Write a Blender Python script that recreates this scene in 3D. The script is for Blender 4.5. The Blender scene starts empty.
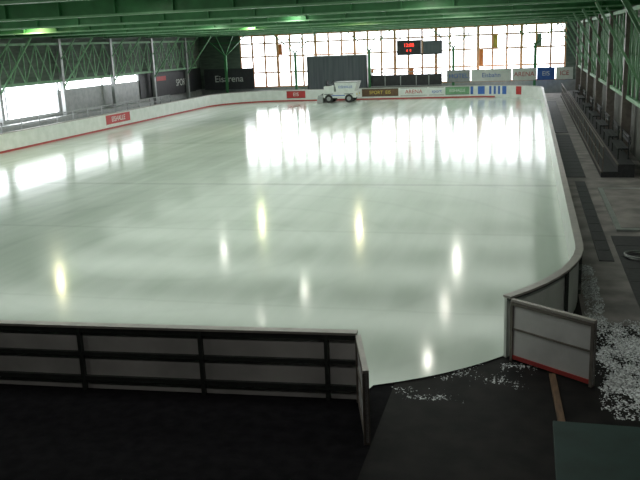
import bpy, bmesh, math, random
from mathutils import Vector, Matrix, noise
random.seed(4)
scn=bpy.context.scene
COL=scn.collection
scn.view_settings.view_transform='Standard'

# ---------------------------------------------------------------- materials
def mat(name,c1,c2=None,scale=3.0,rough=0.6,metal=0.0,bump=0.0,stretch=(1,1,1),spec=0.5,detail=4):
    m=bpy.data.materials.new(name); m.use_nodes=True
    nt=m.node_tree; b=nt.nodes['Principled BSDF']
    b.inputs['Roughness'].default_value=rough; b.inputs['Metallic'].default_value=metal
    b.inputs['Specular IOR Level'].default_value=spec
    if c2 is None: c2=tuple(v*0.8 for v in c1)
    tc=nt.nodes.new('ShaderNodeTexCoord'); mp=nt.nodes.new('ShaderNodeMapping')
    mp.inputs['Scale'].default_value=stretch
    nz=nt.nodes.new('ShaderNodeTexNoise'); nz.inputs['Scale'].default_value=scale; nz.inputs['Detail'].default_value=detail
    cr=nt.nodes.new('ShaderNodeValToRGB')
    cr.color_ramp.elements[0].position=0.35; cr.color_ramp.elements[1].position=0.65
    cr.color_ramp.elements[0].color=(*c1,1); cr.color_ramp.elements[1].color=(*c2,1)
    L=nt.links.new
    L(tc.outputs['Object'],mp.inputs['Vector']); L(mp.outputs['Vector'],nz.inputs['Vector'])
    L(nz.outputs['Fac'],cr.inputs['Fac']); L(cr.outputs['Color'],b.inputs['Base Color'])
    if bump:
        bp=nt.nodes.new('ShaderNodeBump'); bp.inputs['Strength'].default_value=bump; bp.inputs['Distance'].default_value=0.02
        L(nz.outputs['Fac'],bp.inputs['Height']); L(bp.outputs['Normal'],b.inputs['Normal'])
    return m
def emat(name,c,s):
    m=bpy.data.materials.new(name); m.use_nodes=True
    b=m.node_tree.nodes['Principled BSDF']
    b.inputs['Base Color'].default_value=(*c,1); b.inputs['Emission Color'].default_value=(*c,1); b.inputs['Emission Strength'].default_value=s
    return m
M={}
M['white']=mat('board_white_plastic',(.74,.76,.74),(.64,.67,.64),2,.4)
M['back']=mat('board_back_panel',(.70,.67,.68),(.50,.48,.49),1.2,.45)
M['red']=mat('kick_strip_red',(.42,.05,.04),(.32,.04,.04),3,.45)
M['cap']=mat('board_cap_rail',(.40,.36,.34),(.32,.29,.28),4,.4)
M['frame']=mat('board_steel_frame',(.06,.065,.063),(.04,.045,.045),6,.5,.3)
M['gframe']=mat('gate_frame',(.20,.17,.15),(.14,.12,.11),6,.5,.2)
M['green']=mat('green_painted_steel',(.06,.25,.09),(.045,.18,.065),2,.5)
M['greenl']=mat('light_green_steel',(.20,.40,.22),(.14,.30,.16),2,.5)
M['deck']=mat('green_roof_deck',(.05,.15,.06),(.03,.09,.04),1,.6,stretch=(1,6,1))
M['conc']=mat('concrete_floor',(.30,.27,.26),(.14,.13,.13),1.2,.75,bump=.2,detail=8)
M['rubber']=mat('black_rubber_floor',(.005,.0045,.006),(.010,.009,.011),5,.9,bump=.3,spec=.06)
M['wet']=mat('wet_dark_floor',(.016,.014,.014),(.007,.006,.007),2.5,.7,bump=.3,spec=.12,detail=8)
M['matg']=mat('grey_rubber_mat',(.035,.035,.04),(.02,.02,.023),7,.6,bump=.3)
M['wall']=mat('grey_green_cladding',(.13,.165,.135),(.08,.11,.085),.8,.7,stretch=(1,1,6))
M['wallr']=mat('dark_timber_cladding',(.16,.16,.15),(.07,.07,.065),1.0,.8,stretch=(1,8,.3))
M['mull']=mat('tan_window_mullion',(.95,.50,.28),(.85,.42,.24),2,.5)
M['dark']=mat('dark_panel',(.03,.032,.035),(.02,.02,.024),3,.5)
M['grey']=mat('grey_curtain',(.13,.145,.16),(.09,.105,.12),.9,.7,stretch=(6,1,.3))
M['lgrey']=mat('light_grey_metal',(.37,.38,.38),(.29,.31,.30),3,.4,.3)
M['snow']=mat('slush_snow',(.82,.84,.87),(.14,.14,.15),26,.8,bump=.6,detail=6)
M['wood']=mat('brown_wood',(.16,.09,.05),(.09,.05,.03),4,.6,stretch=(6,1,1))
M['teal']=mat('teal_tabletop',(.012,.038,.034),(.007,.025,.022),3,.6,spec=.3)
M['tyre']=mat('tyre_rubber',(.02,.02,.02),(.03,.03,.03),9,.8)
M['blue']=mat('blue_paint',(.05,.15,.5),(.04,.11,.4),3,.4)
M['redp']=mat('red_paint',(.5,.03,.03),(.4,.03,.03),3,.4)
M['orange']=mat('orange_pane',(.8,.25,.06),(.7,.2,.05),3,.4)
M['yellow']=mat('yellow_paint',(.7,.55,.1),(.6,.45,.08),3,.4)
M['led']=emat('red_led',(1,.05,.03),3)
M['fillglow']=emat('fill_panel_glow',(.85,.95,.85),.5)  # weak glow for the added ceiling fill panels

def ice_mat():
    m=bpy.data.materials.new('ice'); m.use_nodes=True
    nt=m.node_tree; b=nt.nodes['Principled BSDF']; L=nt.links.new; N=nt.nodes.new
    tc=N('ShaderNodeTexCoord')
    def mth(op,a,b_=None,c=None):
        n=N('ShaderNodeMath'); n.operation=op
        for i,v in enumerate((a,b_,c)):
            if v is None: continue
            if isinstance(v,(int,float)): n.inputs[i].default_value=v
            else: L(v,n.inputs[i])
        return n.outputs[0]
    n1=N('ShaderNodeTexNoise'); n1.inputs['Scale'].default_value=.12; n1.inputs['Detail'].default_value=5
    L(tc.outputs['Object'],n1.inputs['Vector'])
    mp=N('ShaderNodeMapping'); mp.inputs['Scale'].default_value=(1.0,.06,1); mp.inputs['Rotation'].default_value=(0,0,.03)
    L(tc.outputs['Object'],mp.inputs['Vector'])
    n2=N('ShaderNodeTexNoise'); n2.inputs['Scale'].default_value=1.6; n2.inputs['Detail'].default_value=6; L(mp.outputs['Vector'],n2.inputs['Vector'])
    # curved scrape tracks of the resurfacer: thin rings of a wave texture
    mpw=N('ShaderNodeMapping'); mpw.inputs['Location'].default_value=(9,-20,0); L(tc.outputs['Object'],mpw.inputs['Vector'])
    wv=N('ShaderNodeTexWave'); wv.wave_type='RINGS'; wv.rings_direction='Z'; wv.inputs['Scale'].default_value=.14; wv.inputs['Distortion'].default_value=1.5; wv.inputs['Detail'].default_value=3
    L(mpw.outputs['Vector'],wv.inputs['Vector'])
    ring=mth('POWER',wv.outputs['Fac'],30.0)
    fac=mth('ADD',mth('MULTIPLY',n1.outputs['Fac'],.68),mth('MULTIPLY',n2.outputs['Fac'],.32))
    cr=N('ShaderNodeValToRGB'); e=cr.color_ramp.elements
    e[0].position=.38; e[0].color=(.46,.52,.465,1); e[1].position=.62; e[1].color=(.59,.645,.595,1)
    L(fac,cr.inputs['Fac'])
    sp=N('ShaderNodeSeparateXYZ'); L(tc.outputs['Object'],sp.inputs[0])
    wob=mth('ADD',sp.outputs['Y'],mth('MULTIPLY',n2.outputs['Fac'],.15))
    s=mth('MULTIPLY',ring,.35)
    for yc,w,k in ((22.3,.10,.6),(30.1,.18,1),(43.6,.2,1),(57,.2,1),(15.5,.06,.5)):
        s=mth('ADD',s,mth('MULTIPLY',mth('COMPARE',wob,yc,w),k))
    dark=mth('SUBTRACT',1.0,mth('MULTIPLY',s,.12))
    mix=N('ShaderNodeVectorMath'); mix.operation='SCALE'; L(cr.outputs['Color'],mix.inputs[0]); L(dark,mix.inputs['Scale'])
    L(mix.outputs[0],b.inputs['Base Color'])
    rr=N('ShaderNodeMapRange'); rr.inputs['From Min'].default_value=.3; rr.inputs['From Max'].default_value=.7
    rr.inputs['To Min'].default_value=.105; rr.inputs['To Max'].default_value=.155
    L(n2.outputs['Fac'],rr.inputs['Value']); L(rr.outputs['Result'],b.inputs['Roughness'])
    b.inputs['IOR'].default_value=1.31
    return m
M['ice']=ice_mat()

# ---------------------------------------------------------------- builder
class B:
    def __init__(s,name,origin=(0,0,0)):
        s.name=name; s.bm=bmesh.new(); s.mats=[]; s.o=Vector(origin)
    def mi(s,k):
        if k not in s.mats: s.mats.append(k)
        return s.mats.index(k)
    def face(s,vs,k):
        f=s.bm.faces.new(vs); f.material_index=s.mi(k); return f
    def hexa(s,P,k):
        v=[s.bm.verts.new(Vector(p)-s.o) for p in P]
        for q in ((0,3,2,1),(4,5,6,7),(0,1,5,4),(1,2,6,5),(2,3,7,6),(3,0,4,7)): s.face([v[i] for i in q],k)
    def box(s,x0,x1,y0,y1,z0,z1,k):
        s.hexa([(x0,y0,z0),(x1,y0,z0),(x1,y1,z0),(x0,y1,z0),(x0,y0,z1),(x1,y0,z1),(x1,y1,z1),(x0,y1,z1)],k)
    def bar(s,p,q,w,h,k,up=(0,0,1)):
        p=Vector(p);q=Vector(q);d=(q-p).normalized();u=Vector(up)
        if abs(d.dot(u))>.98: u=Vector((0,1,0))
        a=d.cross(u).normalized()*w/2; c=a.cross(d).normalized()*h/2
        s.hexa([p-a-c,p+a-c,p+a+c,p-a+c,q-a-c,q+a-c,q+a+c,q-a+c],k)
    def cyl(s,p,q,r,k,n=16,r2=None):
        p=Vector(p);q=Vector(q);d=(q-p).normalized();u=Vector((0,0,1)) if abs(d.z)<.9 else Vector((1,0,0))
        a=d.cross(u).normalized();c=d.cross(a); r2=r if r2 is None else r2
        A=[s.bm.verts.new(p+(a*math.cos(t)+c*math.sin(t))*r-s.o) for t in [2*math.pi*i/n for i in range(n)]]
        C=[s.bm.verts.new(q+(a*math.cos(t)+c*math.sin(t))*r2-s.o) for t in [2*math.pi*i/n for i in range(n)]]
        for i in range(n): s.face([A[i],A[(i+1)%n],C[(i+1)%n],C[i]],k)
        s.face(A[::-1],k); s.face(C,k)
    def sweep(s,path,o1,o2,z1,z2,k):
        n=len(path); R=[]
        for i,p in enumerate(path):
            d=Vector((0,0))
            if i>0: d+=(Vector(p)-Vector(path[i-1])).normalized()
            if i<n-1: d+=(Vector(path[i+1])-Vector(p)).normalized()
            d.normalize(); nn=Vector((d.y,-d.x)); p=Vector(p)
            R.append([s.bm.verts.new(Vector((*(p+nn*o),z))-s.o) for o,z in((o1,z1),(o2,z1),(o2,z2),(o1,z2))])
        for i in range(n-1):
            for j in range(4):
                s.face([R[i][j],R[i][(j+1)%4],R[i+1][(j+1)%4],R[i+1][j]],k)
        s.face(R[0][::-1],k); s.face(R[-1],k)
    def done(s,parent=None,bevel=0):
        bmesh.ops.recalc_face_normals(s.bm,faces=s.bm.faces)
        me=bpy.data.meshes.new(s.name); s.bm.to_mesh(me); s.bm.free()
        for k in s.mats: me.materials.append(M[k])
        o=bpy.data.objects.new(s.name,me); o.location=s.o; COL.objects.link(o)
        if bevel:
            md=o.modifiers.new('bev','BEVEL'); md.width=bevel; md.segments=2; md.limit_method='ANGLE'
        if parent: o.parent=parent; o.location=s.o-parent.location
        return o
def text(parent,body,loc,size,k,rot=(math.pi/2,0,0),name='lettering'):
    c=bpy.data.curves.new(name,'FONT'); c.body=body; c.size=size; c.align_x='CENTER'; c.align_y='CENTER'; c.extrude=.004
    c.materials.append(M[k]); o=bpy.data.objects.new(name,c); COL.objects.link(o)
    o.rotation_euler=rot; o.parent=parent; o.location=Vector(loc)-parent.location
    return o

# ---------------------------------------------------------------- rink outline
def arc(cx,cy,r,a0,a1,n):
    return [(cx+r*math.cos(math.radians(a0+(a1-a0)*i/n)),cy+r*math.sin(math.radians(a0+(a1-a0)*i/n))) for i in range(n+1)]
def line(p,q,step=2.03):
    n=max(1,round((Vector(q)-Vector(p)).length/step))
    return [(p[0]+(q[0]-p[0])*i/n,p[1]+(q[1]-p[1])*i/n) for i in range(1,n)]
XR,XL,Y0,Y1,r=1.05,-29.0,11.15,76.0,6.0
pA=arc(XR-r,Y0+r,r,-39.5,0,8)+line((XR,Y0+r),(XR,Y1-r))+arc(XR-r,Y1-r,r,0,90,14)
path=pA+line((XR-r,Y1),(XL+r,Y1))\
    +arc(XL+r,Y1-r,r,90,180,14)+line((XL,Y1-r),(XL,Y0+r))+arc(XL+r,Y0+r,r,180,270,14)+line((XL+r,Y0),(-9.1,10.86))\
    +[(-9.1,10.86),(-7.0,10.98),(-4.95,11.12),(-2.93,11.26),(-2.45,11.29)]

# ice
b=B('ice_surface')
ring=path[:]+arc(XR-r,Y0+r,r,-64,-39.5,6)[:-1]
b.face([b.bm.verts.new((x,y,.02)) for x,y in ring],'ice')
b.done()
# floor
b=B('floor')
b.box(-36,-2.0,-8,82,-.2,-.001,'rubber'); b.box(-2.0,1.12,-8,82,-.2,-.001,'wet'); b.box(1.12,6,15.2,82,-.2,-.001,'conc'); b.box(1.12,6,-8,15.2,-.2,-.001,'wet'); b.done()

# boards
b=B('rink_boards')
b.sweep(path,0,.035,.0,1.08,'white')
b.sweep(path[7:],.036,.05,.0,1.08,'back')
b.sweep(path[:8],.036,.05,.0,1.08,'white')
b.sweep(path[len(pA)-4:-6],-.012,0,.02,.14,'red')
b.sweep(path,-.03,.13,1.08,1.12,'cap')
b.sweep(path[7:],.05,.11,1.0,1.08,'frame')
b.sweep(path[:8],.05,.11,1.04,1.08,'frame')
b.sweep(path[7:],.05,.11,.60,.66,'frame')
b.sweep(path[7:],.05,.11,.16,.24,'frame')
acc=0
for i,(x,y) in enumerate(path):
    if 0<i<len(path)-1:
        pr=Vector(path[i-1]); acc+=(Vector((x,y))-pr).length
        if acc<1.9: continue
        acc=0
        d=(Vector(path[i+1])-pr).normalized(); n=Vector((d.y,-d.x))
        c=Vector((x,y))+n*.09
        b.bar((c.x,c.y,0),(c.x,c.y,1.08),.06,.08,'frame')
b.done()

def gate(p,q,red):
    b=B('rink_gate',(p[0],p[1],0))
    P=Vector((*p,0));Q=Vector((*q,0));d=(Q-P).normalized();L=(Q-P).length
    n=Vector((d.y,-d.x,0))
    def s(t0,t1,o0,o1,z0,z1,k):
        A=P+d*t0;C=P+d*t1
        b.hexa([A+n*o0+Vector((0,0,z0)),C+n*o0+Vector((0,0,z0)),C+n*o1+Vector((0,0,z0)),A+n*o1+Vector((0,0,z0)),
                A+n*o0+Vector((0,0,z1)),C+n*o0+Vector((0,0,z1)),C+n*o1+Vector((0,0,z1)),A+n*o1+Vector((0,0,z1))],k)
    s(0,L,-.02,.02,.03,1.06,'back')
    s(.04,L-.04,-.035,-.021,.04,1.05,'white')
    s(0,L,-.04,.04,1.06,1.10,'cap')
    for t in (0,L-.05): s(t,t+.05,-.04,.05,.0,1.06,'gframe')
    s(.05,L-.05,.02,.04,.57,.60,'gframe'); s(.05,L-.05,.02,.045,1.0,1.05,'gframe')
    s(.05,L-.05,.02,.04,.04,.11,'red' if red else 'gframe')
    return b.done()
gate((-.19,13.22),(1.08,12.3),1)
gate((-2.42,11.17),(-2.04,9.84),0)

# board / wall advertising
def banner(x0,x1,y,z0,z1,k,tx=None,tk='blue',name='advertising_banner',ts=.7):
    b=B(name,((x0+x1)/2,y,(z0+z1)/2)); b.box(x0,x1,y-.008,y,z0,z1,k)
    b.box(x0,x1,y-.012,y-.008,z0,z0+.03,'frame'); b.box(x0,x1,y-.012,y-.008,z1-.03,z1,'frame')
    o=b.done()
    if tx: text(o,tx,((x0+x1)/2,y-.018,(z0+z1)/2),(z1-z0)*ts,tk)
    return o
yb=Y1-.002
banner(-22.9,-21.0,yb,.3,1.0,'redp','EIS','white')
banner(-15.4,-11.9,yb,.3,1.02,'wood','SPORT  EIS','yellow',ts=.6)
banner(-11.7,-9.2,yb,.3,1.02,'white','ARENA','redp')
banner(-9.0,-7.6,yb,.3,1.02,'white','sport','blue',ts=.6)
banner(-7.5,-5.3,yb,.3,1.02,'greenl','EISHALLE','white',ts=.5)
banner(-5.2,-4.95,yb,.3,1.02,'blue')
def arcbanner(a0,a1,k):
    b=B('advertising_banner',(XR-r,Y1-r,.6))
    pts=arc(XR-r,Y1-r,r-.003,a1,a0,8)
    for (x0,y0),(x1,y1) in zip(pts,pts[1:]):
        q=.012/r
        b.hexa([(x0,y0,.3),(x1,y1,.3),(x1-(x1-XR+r)*q,y1-(y1-Y1+r)*q,.3),(x0-(x0-XR+r)*q,y0-(y0-Y1+r)*q,.3),
                (x0,y0,1.02),(x1,y1,1.02),(x1-(x1-XR+r)*q,y1-(y1-Y1+r)*q,1.02),(x0-(x0-XR+r)*q,y0-(y0-Y1+r)*q,1.02)],k)
    b.done()
arcbanner(80,86,'blue'); arcbanner(70,72,'blue'); arcbanner(74,76,'blue'); arcbanner(60,64,'blue'); arcbanner(66,68,'blue'); arcbanner(44,50,'redp')
b=B('advertising_banner',(XL+.002,53.5,.65)); b.box(XL+.002,XL+.014,51.6,55.2,.3,1.0,'redp'); b.box(XL+.014,XL+.018,51.6,55.2,.3,.36,'white'); o=b.done()
text(o,'EISHALLE',(XL+.022,53.4,.67),.5,'white',(math.pi/2,0,math.pi/2))

# ---------------------------------------------------------------- hall shell
XWL,XWR,YW,ZC=-33.4,4.6,80.0,7.4
b=B('ceiling'); b.box(-37,6,-8,81,ZC,ZC+.15,'deck')
x=-36
while x<6: b.box(x-.06,x+.06,-8,80.5,ZC-.22,ZC,'greenl'); x+=1.9
b.done()
beamY=[.5+7.5*i for i in range(11)]
b=B('ceiling_beams')
for y in beamY:
    b.box(-36,5.5,y-.02,y+.02,6.5,7.18,'green'); b.box(-36,5.5,y-.17,y+.17,6.46,6.52,'greenl'); b.box(-36,5.5,y-.15,y+.15,7.13,7.18,'green')
    x=-35
    while x<5: b.box(x-.03,x+.03,y-.15,y+.15,6.52,7.13,'green'); x+=1.9
b.done()
# end wall: sill, header, side parts
b=B('wall_back')
b.box(-37,6,YW,YW+.3,-.1,1.2,'lgrey'); b.box(-37,6,YW,YW+.3,6.45,ZC,'green')
b.box(-37,-28.9,YW,YW+.3,1.2,6.45,'wall'); b.box(3.3,6,YW,YW+.3,1.2,6.45,'wall')
b.done()
b=B('window_1')
x=-28.9;i=0
while x<=3.31:
    w=.20 if i%3 else .28
    b.box(x-w/2,x+w/2,YW+.02,YW+.1,1.2,6.45,'mull'); x+=1.34;i+=1
for z in (1.25,2.7,4.3,5.6,6.4): b.box(-28.9,3.3,YW+.03,YW+.1,z-.08,z+.08,'mull')
for (cx,z0,z1,k) in ((18,2.75,4.25,'orange'),(13,1.3,2.65,'orange'),(19,4.35,5.55,'yellow'),(6,1.3,2.65,'lgrey'),(22,4.35,5.5,'lgrey'),(10,1.3,2.65,'orange'),(3,4.4,5.5,'orange')):
    xx=-28.9+1.34*cx; b.box(xx+.1,xx+.5,YW+.1,YW+.14,z0,z1,k)
b.done()
# left wall
b=B('wall_left')
b.box(-33.7,-33.4,-8,80,-.1,1.2,'lgrey'); b.box(-33.7,-33.4,-8,80,3.4,ZC,'wall')
b.box(-33.7,-33.4,66,80,1.2,3.4,'dark'); b.box(-33.7,-33.4,-8,34,1.2,3.4,'wall')
b.box(-33.65,-33.5,53,66,1.2,2.8,'lgrey')
b.done()
b=B('window_2')
y=34
while y<=66.1: b.box(-33.62,-33.48,y-.05,y+.05,1.2,3.4,'lgrey'); y+=6.4
for z in (1.23,3.37): b.box(-33.61,-33.49,34,66,z-.03,z+.03,'lgrey')
b.done()
b=B('wall_right')
b.box(XWR,XWR+.3,-8,80,-.1,6.6,'wallr'); b.box(XWR,XWR+.3,-8,80,6.6,ZC,'deck'); b.done()
b=B('wall_front'); b.box(-37,6,-8.3,-8,-.1,ZC,'wall'); b.done()

# side trusses / columns
def side_truss(name,X,zb,zt,y0,y1,pitch,k,kc,cw=.14):
    b=B(name)
    b.bar((X,y0,zt),(X,y1,zt),.14,.16,k); b.bar((X,y0,zb),(X,y1,zb),.14,.16,k)
    y=y0
    while y<y1-.01:
        yn=y+pitch
        b.bar((X,y,zb),(X,yn,zt),.07,.07,k,(1,0,0)); b.bar((X,y,zt),(X,yn,zb),.07,.07,k,(1,0,0)); b.bar((X,y,zb),(X,y,zt),.07,.07,k,(1,0,0))
        y=yn
    for y in beamY:
        if y0-.1<=y<=y1+.1:
            b.box(X-cw,X+cw,y-cw,y+cw,0,6.44,kc)
    b.done()
side_truss('lattice_truss',-33.0,3.5,6.1,.5,78.0,1.55,'greenl','lgrey')
side_truss('lattice_truss',4.2,2.6,6.3,.5,78.0,1.55,'greenl','gframe',.2)
for (xa,xb,xc,xd) in ((4.1,2.2,4.1,3.2),(-32.9,-30.2,-32.9,-31.6)):
    b=B('roof_brace')
    for y in beamY:
        b.bar((xa,y,3.0),(xb,y,6.44),.09,.12,'greenl',(0,1,0)); b.bar((xc,y,5.0),(xd,y,6.44),.07,.07,'greenl',(0,1,0))
    b.done()
# end columns with V struts
for i,x in enumerate((-30,-22.6,-15.1,-7.0,.5)):
    b=B('steel_column',(x,78.6,0))
    b.box(x-.12,x+.12,78.48,78.72,0,4.6,'green')
    b.box(x-.2,x+.2,78.4,78.8,0,.05,'green')
    for s in (-1,1):
        b.bar((x,78.6,4.5),(x+s*2.2,78.6,6.44),.1,.12,'green',(0,1,0)); b.bar((x,78.6,4.5),(x+s*.9,78.6,6.44),.07,.09,'green',(0,1,0))
    b.bar((x-1.5,78.6,5.8),(x+1.5,78.6,5.8),.07,.09,'green',(0,1,0))
    b.done()

# banners at far end and left corner
banner(-32.6,-27.2,79.0,1.15,3.25,'dark','Eisarena','white',name='wall_banner',ts=.45)
b=B('wall_banner',(-33.2,73,2.2)); b.box(-33.25,-33.2,68.3,77.9,1.15,3.2,'dark'); b.box(-33.2,-33.19,69,71,2.6,3.0,'redp'); o=b.done()
text(o,'SPORT',(-33.18,74.5,2.2),.9,'white',(math.pi/2,0,math.pi/2))
xs=[(-7.6,-5.4,'lgrey','HOTEL','blue'),(-5.3,-1.6,'white','Eisbahn','blue'),(-1.5,.6,'white','ARENA','redp'),(.7,2.3,'blue','EIS','white'),(2.4,3.9,'white','ICE','redp')]
for a,c,k,t,tk in xs: banner(a,c,78.35,1.3,2.45,k,t,tk,name='wall_banner',ts=.5)

# garage box (grey curtain door)
b=B('garage_enclosure',(-18.4,79.2,0))
b.box(-21.4,-15.5,78.9,79.6,0,4.1,'grey')
for i in range(12): b.box(-21.3+i*.5,-21.27+i*.5,78.87,78.9,.1,4.0,'grey')
b.box(-21.5,-15.4,78.82,79.65,4.1,4.2,'lgrey'); b.box(-21.5,-21.4,78.8,79.6,0,4.1,'dark'); b.box(-15.5,-15.4,78.8,79.6,0,4.1,'dark')
b.done()
# penalty / timekeeper booth
b=B('timekeeper_booth',(-11.5,77.8,0))
b.box(-14.8,-8.0,77.5,77.6,0,2.2,'dark'); b.box(-14.8,-14.7,77.5,78.2,0,2.4,'lgrey'); b.box(-8.1,-8,77.5,78.2,0,2.4,'lgrey')
for x in (-13.4,-11.9,-10.4,-9.2): b.box(x-.04,x+.04,77.45,77.52,1.1,2.5,'lgrey')
b.box(-14.8,-8.0,77.44,77.52,2.42,2.5,'lgrey'); b.box(-14.8,-8.0,77.44,77.52,1.1,1.18,'lgrey')
b.done()
# scoreboard
b=B('scoreboard',(-10.1,78.2,4.7))
b.box(-12.3,-10.0,78.0,78.3,4.1,5.3,'dark'); b.box(-12.4,-9.9,77.97,78.33,5.3,5.37,'frame')
b.box(-9.8,-8.0,78.0,78.3,4.1,5.25,'grey'); b.box(-9.7,-8.1,77.97,78.0,4.2,5.15,'grey')
for x in (-12.0,-8.2): b.box(x-.05,x+.05,78.1,78.2,5.25,6.44,'dark')
b.box(-12.3,-8.0,78.05,78.25,3.98,4.1,'frame')
o=b.done()
text(o,'12:08',(-11.15,77.98,4.9),.45,'led'); text(o,'0  0',(-11.15,77.98,4.4),.3,'led')

# ---------------------------------------------------------------- ice resurfacer
def resurfacer(cx,cy):
    b=B('ice_resurfacer',(cx,cy,.02)); z=.02
    W=.95
    b.box(cx-1.35,cx+1.7,cy-W,cy+W,z+.45,z+1.0,'white')
    b.hexa([(cx-.1,cy-W,z+1.0),(cx+1.55,cy-W,z+1.0),(cx+1.55,cy+W,z+1.0),(cx-.1,cy+W,z+1.0),
            (cx-.3,cy-W,z+1.85),(cx+1.85,cy-W,z+1.85),(cx+1.85,cy+W,z+1.85),(cx-.3,cy+W,z+1.85)],'white')
    b.box(cx-.3,cx+1.85,cy-W-.02,cy+W+.02,z+1.8,z+1.88,'lgrey')
    b.box(cx-1.3,cx-.35,cy-W,cy+W,z+1.0,z+1.5,'white')
    b.box(cx-1.15,cx-.8,cy-.3,cy+.3,z+1.5,z+1.6,'dark'); b.box(cx-1.25,cx-1.13,cy-.3,cy+.3,z+1.5,z+2.0,'dark')
    b.cyl((cx-.45,cy,z+1.45),(cx-.62,cy,z+1.85),.025,'dark'); b.cyl((cx-.6,cy,z+1.84),(cx-.64,cy,z+1.88),.2,'dark')
    b.hexa([(cx-2.0,cy-1.05,z+.03),(cx-1.4,cy-1.05,z+.03),(cx-1.4,cy+1.05,z+.03),(cx-2.0,cy+1.05,z+.03),
            (cx-1.85,cy-1.0,z+.7),(cx-1.4,cy-1.0,z+.7),(cx-1.4,cy+1.0,z+.7),(cx-1.85,cy+1.0,z+.7)],'lgrey')
    b.bar((cx-1.3,cy-.7,z+.9),(cx-1.8,cy-.7,z+.6),.08,.08,'dark'); b.bar((cx-1.3,cy+.7,z+.9),(cx-1.8,cy+.7,z+.6),.08,.08,'dark')
    for wx in (-.85,1.05):
        for s in (-1,1):
            b.cyl((cx+wx,cy+s*.68,z+.38),(cx+wx,cy+s*.97,z+.38),.38,'tyre',24); b.cyl((cx+wx,cy+s*.97,z+.38),(cx+wx,cy+s*.985,z+.38),.19,'lgrey',16)
            b.bar((cx+wx-.42,cy+s*.98,z+.8),(cx+wx+.42,cy+s*.98,z+.8),.05,.05,'dark')
    b.box(cx-.6,cx+.7,cy-W-.01,cy-W,z+.62,z+.7,'blue')
    b.cyl((cx+1.72,cy-.6,z+.75),(cx+1.76,cy-.6,z+.75),.1,'yellow'); b.cyl((cx+1.72,cy+.6,z+.75),(cx+1.76,cy+.6,z+.75),.1,'yellow')
    o=b.done(bevel=.03)
    text(o,'EISHALLE',(cx+.75,cy-W-.06,z+1.42),.32,'blue')
resurfacer(-17.0,73.6)

# ---------------------------------------------------------------- high bay lamps
lampme=None
def lamp(x,y,w,col,size=.26):
    global lampme
    if lampme is None:
        b=B('high_bay_lamp'); b.cyl((0,0,.12),(0,0,.35),.2,'lgrey',20,.09); b.cyl((0,0,0.01),(0,0,.12),.26,'lgrey',20,.2)
        b.cyl((0,0,.35),(0,0,.42),.09,'dark',12); b.cyl((0,0,.42),(0,0,.49),.03,'dark',8)
        o=b.done(); lampme=o.data
    else:
        o=bpy.data.objects.new('high_bay_lamp',lampme); COL.objects.link(o)
    o.location=(x,y,6.85)
    l=bpy.data.lights.new('bulb','AREA'); l.shape='DISK'; l.size=size; l.energy=w; l.color=col
    lo=bpy.data.objects.new('bulb',l); COL.objects.link(lo); lo.parent=o; lo.location=(0,0,-.01)
W1=(1,.98,.88); Yl=(1,.9,.50)
for x,y,w,c in ((-24.8,37.4,105,Yl),(-18.2,52.8,115,Yl),(-10.8,51.2,125,Yl),(-4.0,60.7,95,W1),(-3.7,43.8,95,W1),(-3.6,36,40,W1),(-17.9,44.5,40,W1),
              (-18.9,39,24,W1),(-10.8,37.4,30,W1),(-3.6,29.3,37,W1),(-11.6,32.8,12,W1),(-11,21.8,8,W1),(-3.6,21.8,8,W1),(-18,29.3,5,W1)):
    lamp(x,y,w,c)
lamp(-11,6.5,32,W1); lamp(-3.6,6.5,40,W1); lamp(3.2,10.5,45,W1); lamp(3.2,26.5,30,W1)  # near-end lamps added to light the fence back, curved boards and snow
# added glowing panels between the beams, with area lights to brighten the ice
for i in range(1,10):
    y=beamY[i]+3.75
    b=B('fill_light_panel',(-14,y,7.15))
    b.box(-28.5,.5,y-1.5,y+1.5,7.14,7.17,'fillglow')
    for xx in range(-28,1,4): b.box(xx-.03,xx+.03,y-1.5,y+1.5,7.10,7.14,'greenl')
    o=b.done()
    l=bpy.data.lights.new('fill_light','AREA'); l.shape='RECTANGLE'; l.size=29; l.size_y=3; l.energy=410 if i>2 else 230; l.color=(.96,1,.94)
    lo=bpy.data.objects.new('fill_light',l); COL.objects.link(lo); lo.parent=o; lo.location=(0,0,-.07)

# ---------------------------------------------------------------- foreground / right side items
def matt(x0,x1,y0,y1,k,name='rubber_mat',h=.02):
    b=B(name,((x0+x1)/2,(y0+y1)/2,0)); b.box(x0,x1,y0,y1,0,h,k)
    n=max(1,int((y1-y0)/1.0))
    for i in range(1,n): yy=y0+(y1-y0)*i/n; b.box(x0+.03,x1-.03,yy-.02,yy+.02,h,h+.006,'dark')
    b.done()
matt(1.75,2.1,19.8,31,'matg'); matt(2.25,3.9,16.0,22.4,'matg'); matt(1.45,2.2,32,46,'matg'); matt(1.4,2.2,47,70,'matg')
b=B('doorstep_slab',(3.2,26,0)); b.box(2.45,3.95,23.0,29.5,0,.06,'lgrey'); b.box(2.6,3.85,23.2,29.3,.06,.065,'conc'); b.done()
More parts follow.
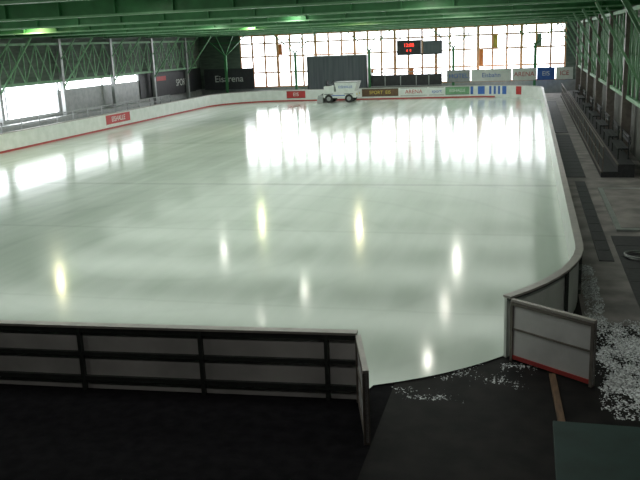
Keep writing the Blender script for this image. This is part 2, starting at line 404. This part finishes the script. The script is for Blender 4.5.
# tiered seating stand along the right wall
b=B('tiered_stand',(3.3,53,0))
b.box(2.75,3.35,32,75,0,.22,'matg'); b.box(3.35,3.95,32,75,0,.5,'matg')
b.box(2.73,2.78,32,75,.18,.23,'gframe'); b.box(3.33,3.38,32,75,.46,.51,'gframe')
y=32
while y<=75:
    b.box(2.78,2.82,y-.02,y+.02,.2,1.15,'gframe'); y+=1.9
b.bar((2.8,32,1.15),(2.8,74.7,1.15),.04,.04,'gframe'); b.bar((2.8,32,.7),(2.8,74.7,.7),.03,.03,'gframe')
b.done()
def bench(x,y,l,z0):
    b=B('bench',(x,y,z0))
    for i in range(3): b.box(x-.2+i*.14,x-.08+i*.14,y-l/2,y+l/2,z0+.42,z0+.46,'dark')
    b.box(x+.24,x+.27,y-l/2,y+l/2,z0+.6,z0+.72,'dark'); b.box(x+.24,x+.27,y-l/2,y+l/2,z0+.78,z0+.9,'dark')
    for yy in (y-l/2+.2,y+l/2-.2):
        b.box(x-.18,x-.13,yy-.03,yy+.03,z0,z0+.42,'frame'); b.box(x+.2,x+.25,yy-.03,yy+.03,z0,z0+.9,'frame'); b.box(x-.18,x+.25,yy-.03,yy+.03,z0+.38,z0+.42,'frame')
    b.done()
for y in (34.5,38.5,43,48,54,61,67): bench(3.62,y,2.8,.505)

# slush: low, ragged, broken crust with loose clumps
def snow(name,x0,x1,y0,y1,h,n=60,seed=0,thr=.0):
    bm=bmesh.new(); g=[[None]*(n+1) for _ in range(n+1)]
    for i in range(n+1):
        for j in range(n+1):
            u=i/n;v=j/n; e=min(1,5*min(u,1-u))*min(1,5*min(v,1-v))
            x=x0+(x1-x0)*u;y=y0+(y1-y0)*v
            q=noise.fractal(Vector((x*2.6,y*1.8,seed)),.7,2.1,6)
            q2=noise.noise(Vector((x*24,y*20,seed))); q3=noise.noise(Vector((x*55,y*50,seed)))
            z=h*(e*.5+q*.6+q2*.5+q3*.4-.42-thr)
            g[i][j]=bm.verts.new((x,y,max(z,-.01)))
    for i in range(n):
        for j in range(n): bm.faces.new((g[i][j],g[i+1][j],g[i+1][j+1],g[i][j+1]))
    bmesh.ops.delete(bm,geom=[f for f in bm.faces if all(v.co.z<=-.0095 for v in f.verts)],context='FACES')
    me=bpy.data.meshes.new(name); bm.to_mesh(me); bm.free(); me.materials.append(M['snow'])
    for p in me.polygons: p.use_smooth=True
    o=bpy.data.objects.new(name,me); COL.objects.link(o)
snow('snow_patch',1.14,2.6,11.2,15.6,.05,230,1,-.05)
snow('snow_patch',1.17,1.6,14.2,19.5,.05,130,2,-.12)
snow('snow_patch',-1.7,.4,12.0,13.2,.018,240,5,.36)
snow('snow_patch',-2.2,-.8,11.3,12.0,.015,180,8,.5)

b=B('wooden_plank',(.5,12,0)); b.bar((.47,12.6,.03),(.56,10.9,.03),.1,.05,'wood'); b.done()
b=B('utility_table',(1.2,8.1,0))
b.box(.36,2.1,7.2,8.98,.94,1.0,'teal'); b.box(.42,2.04,7.26,8.92,.84,.94,'dark')
for x in (.45,1.95):
    for y in (7.3,8.8): b.box(x,x+.07,y,y+.07,0,.84,'dark')
b.box(.5,2.0,7.3,8.85,.2,.23,'dark'); b.done(bevel=.008)
# hose coil
c=bpy.data.curves.new('hose_coil','CURVE'); c.dimensions='3D'; c.bevel_depth=.02; sp=c.splines.new('POLY'); n=90; sp.points.add(n)
for i in range(n+1):
    t=i/n*6*math.pi; rr=.32+.02*math.sin(i*.7); sp.points[i].co=(rr*math.cos(t),rr*1.1*math.sin(t),.045+.02*i/n*3,1)
c.materials.append(M['lgrey']); o=bpy.data.objects.new('hose_coil',c); COL.objects.link(o); o.location=(2.7,20.2,0)
# left side railing and bleacher steps
b=B('spectator_bleachers')
for i in range(3): b.box(-32.7,-31.4-.4*i,38,66,.35*i,.35*(i+1),'lgrey')
b.done()
b=B('railing')
for z in (.7,1.15,1.5): b.bar((-30.6,38,z),(-30.6,66,z),.05,.05,'lgrey')
y=38
while y<=66: b.box(-30.63,-30.57,y-.03,y+.03,0,1.5,'lgrey'); y+=2
b.done()

# ---------------------------------------------------------------- world, camera
w=bpy.data.worlds.new('World'); scn.world=w; w.use_nodes=True
bg=w.node_tree.nodes['Background']; bg.inputs['Color'].default_value=(.93,.96,1,1); bg.inputs['Strength'].default_value=7

f=800.;H=5.4
d=Vector((210,205,-f)).normalized(); h=Vector((1,.04,0)); u=h.cross(d).normalized(); x=d.cross(u)
R=Matrix((x,d,u))
cd=bpy.data.cameras.new('camera'); cd.sensor_width=36; cd.lens=f/640*36; cd.clip_end=500
cam=bpy.data.objects.new('camera',cd); COL.objects.link(cam)
cam.matrix_world=Matrix.Translation((0,0,H))@R.to_4x4()
scn.camera=cam
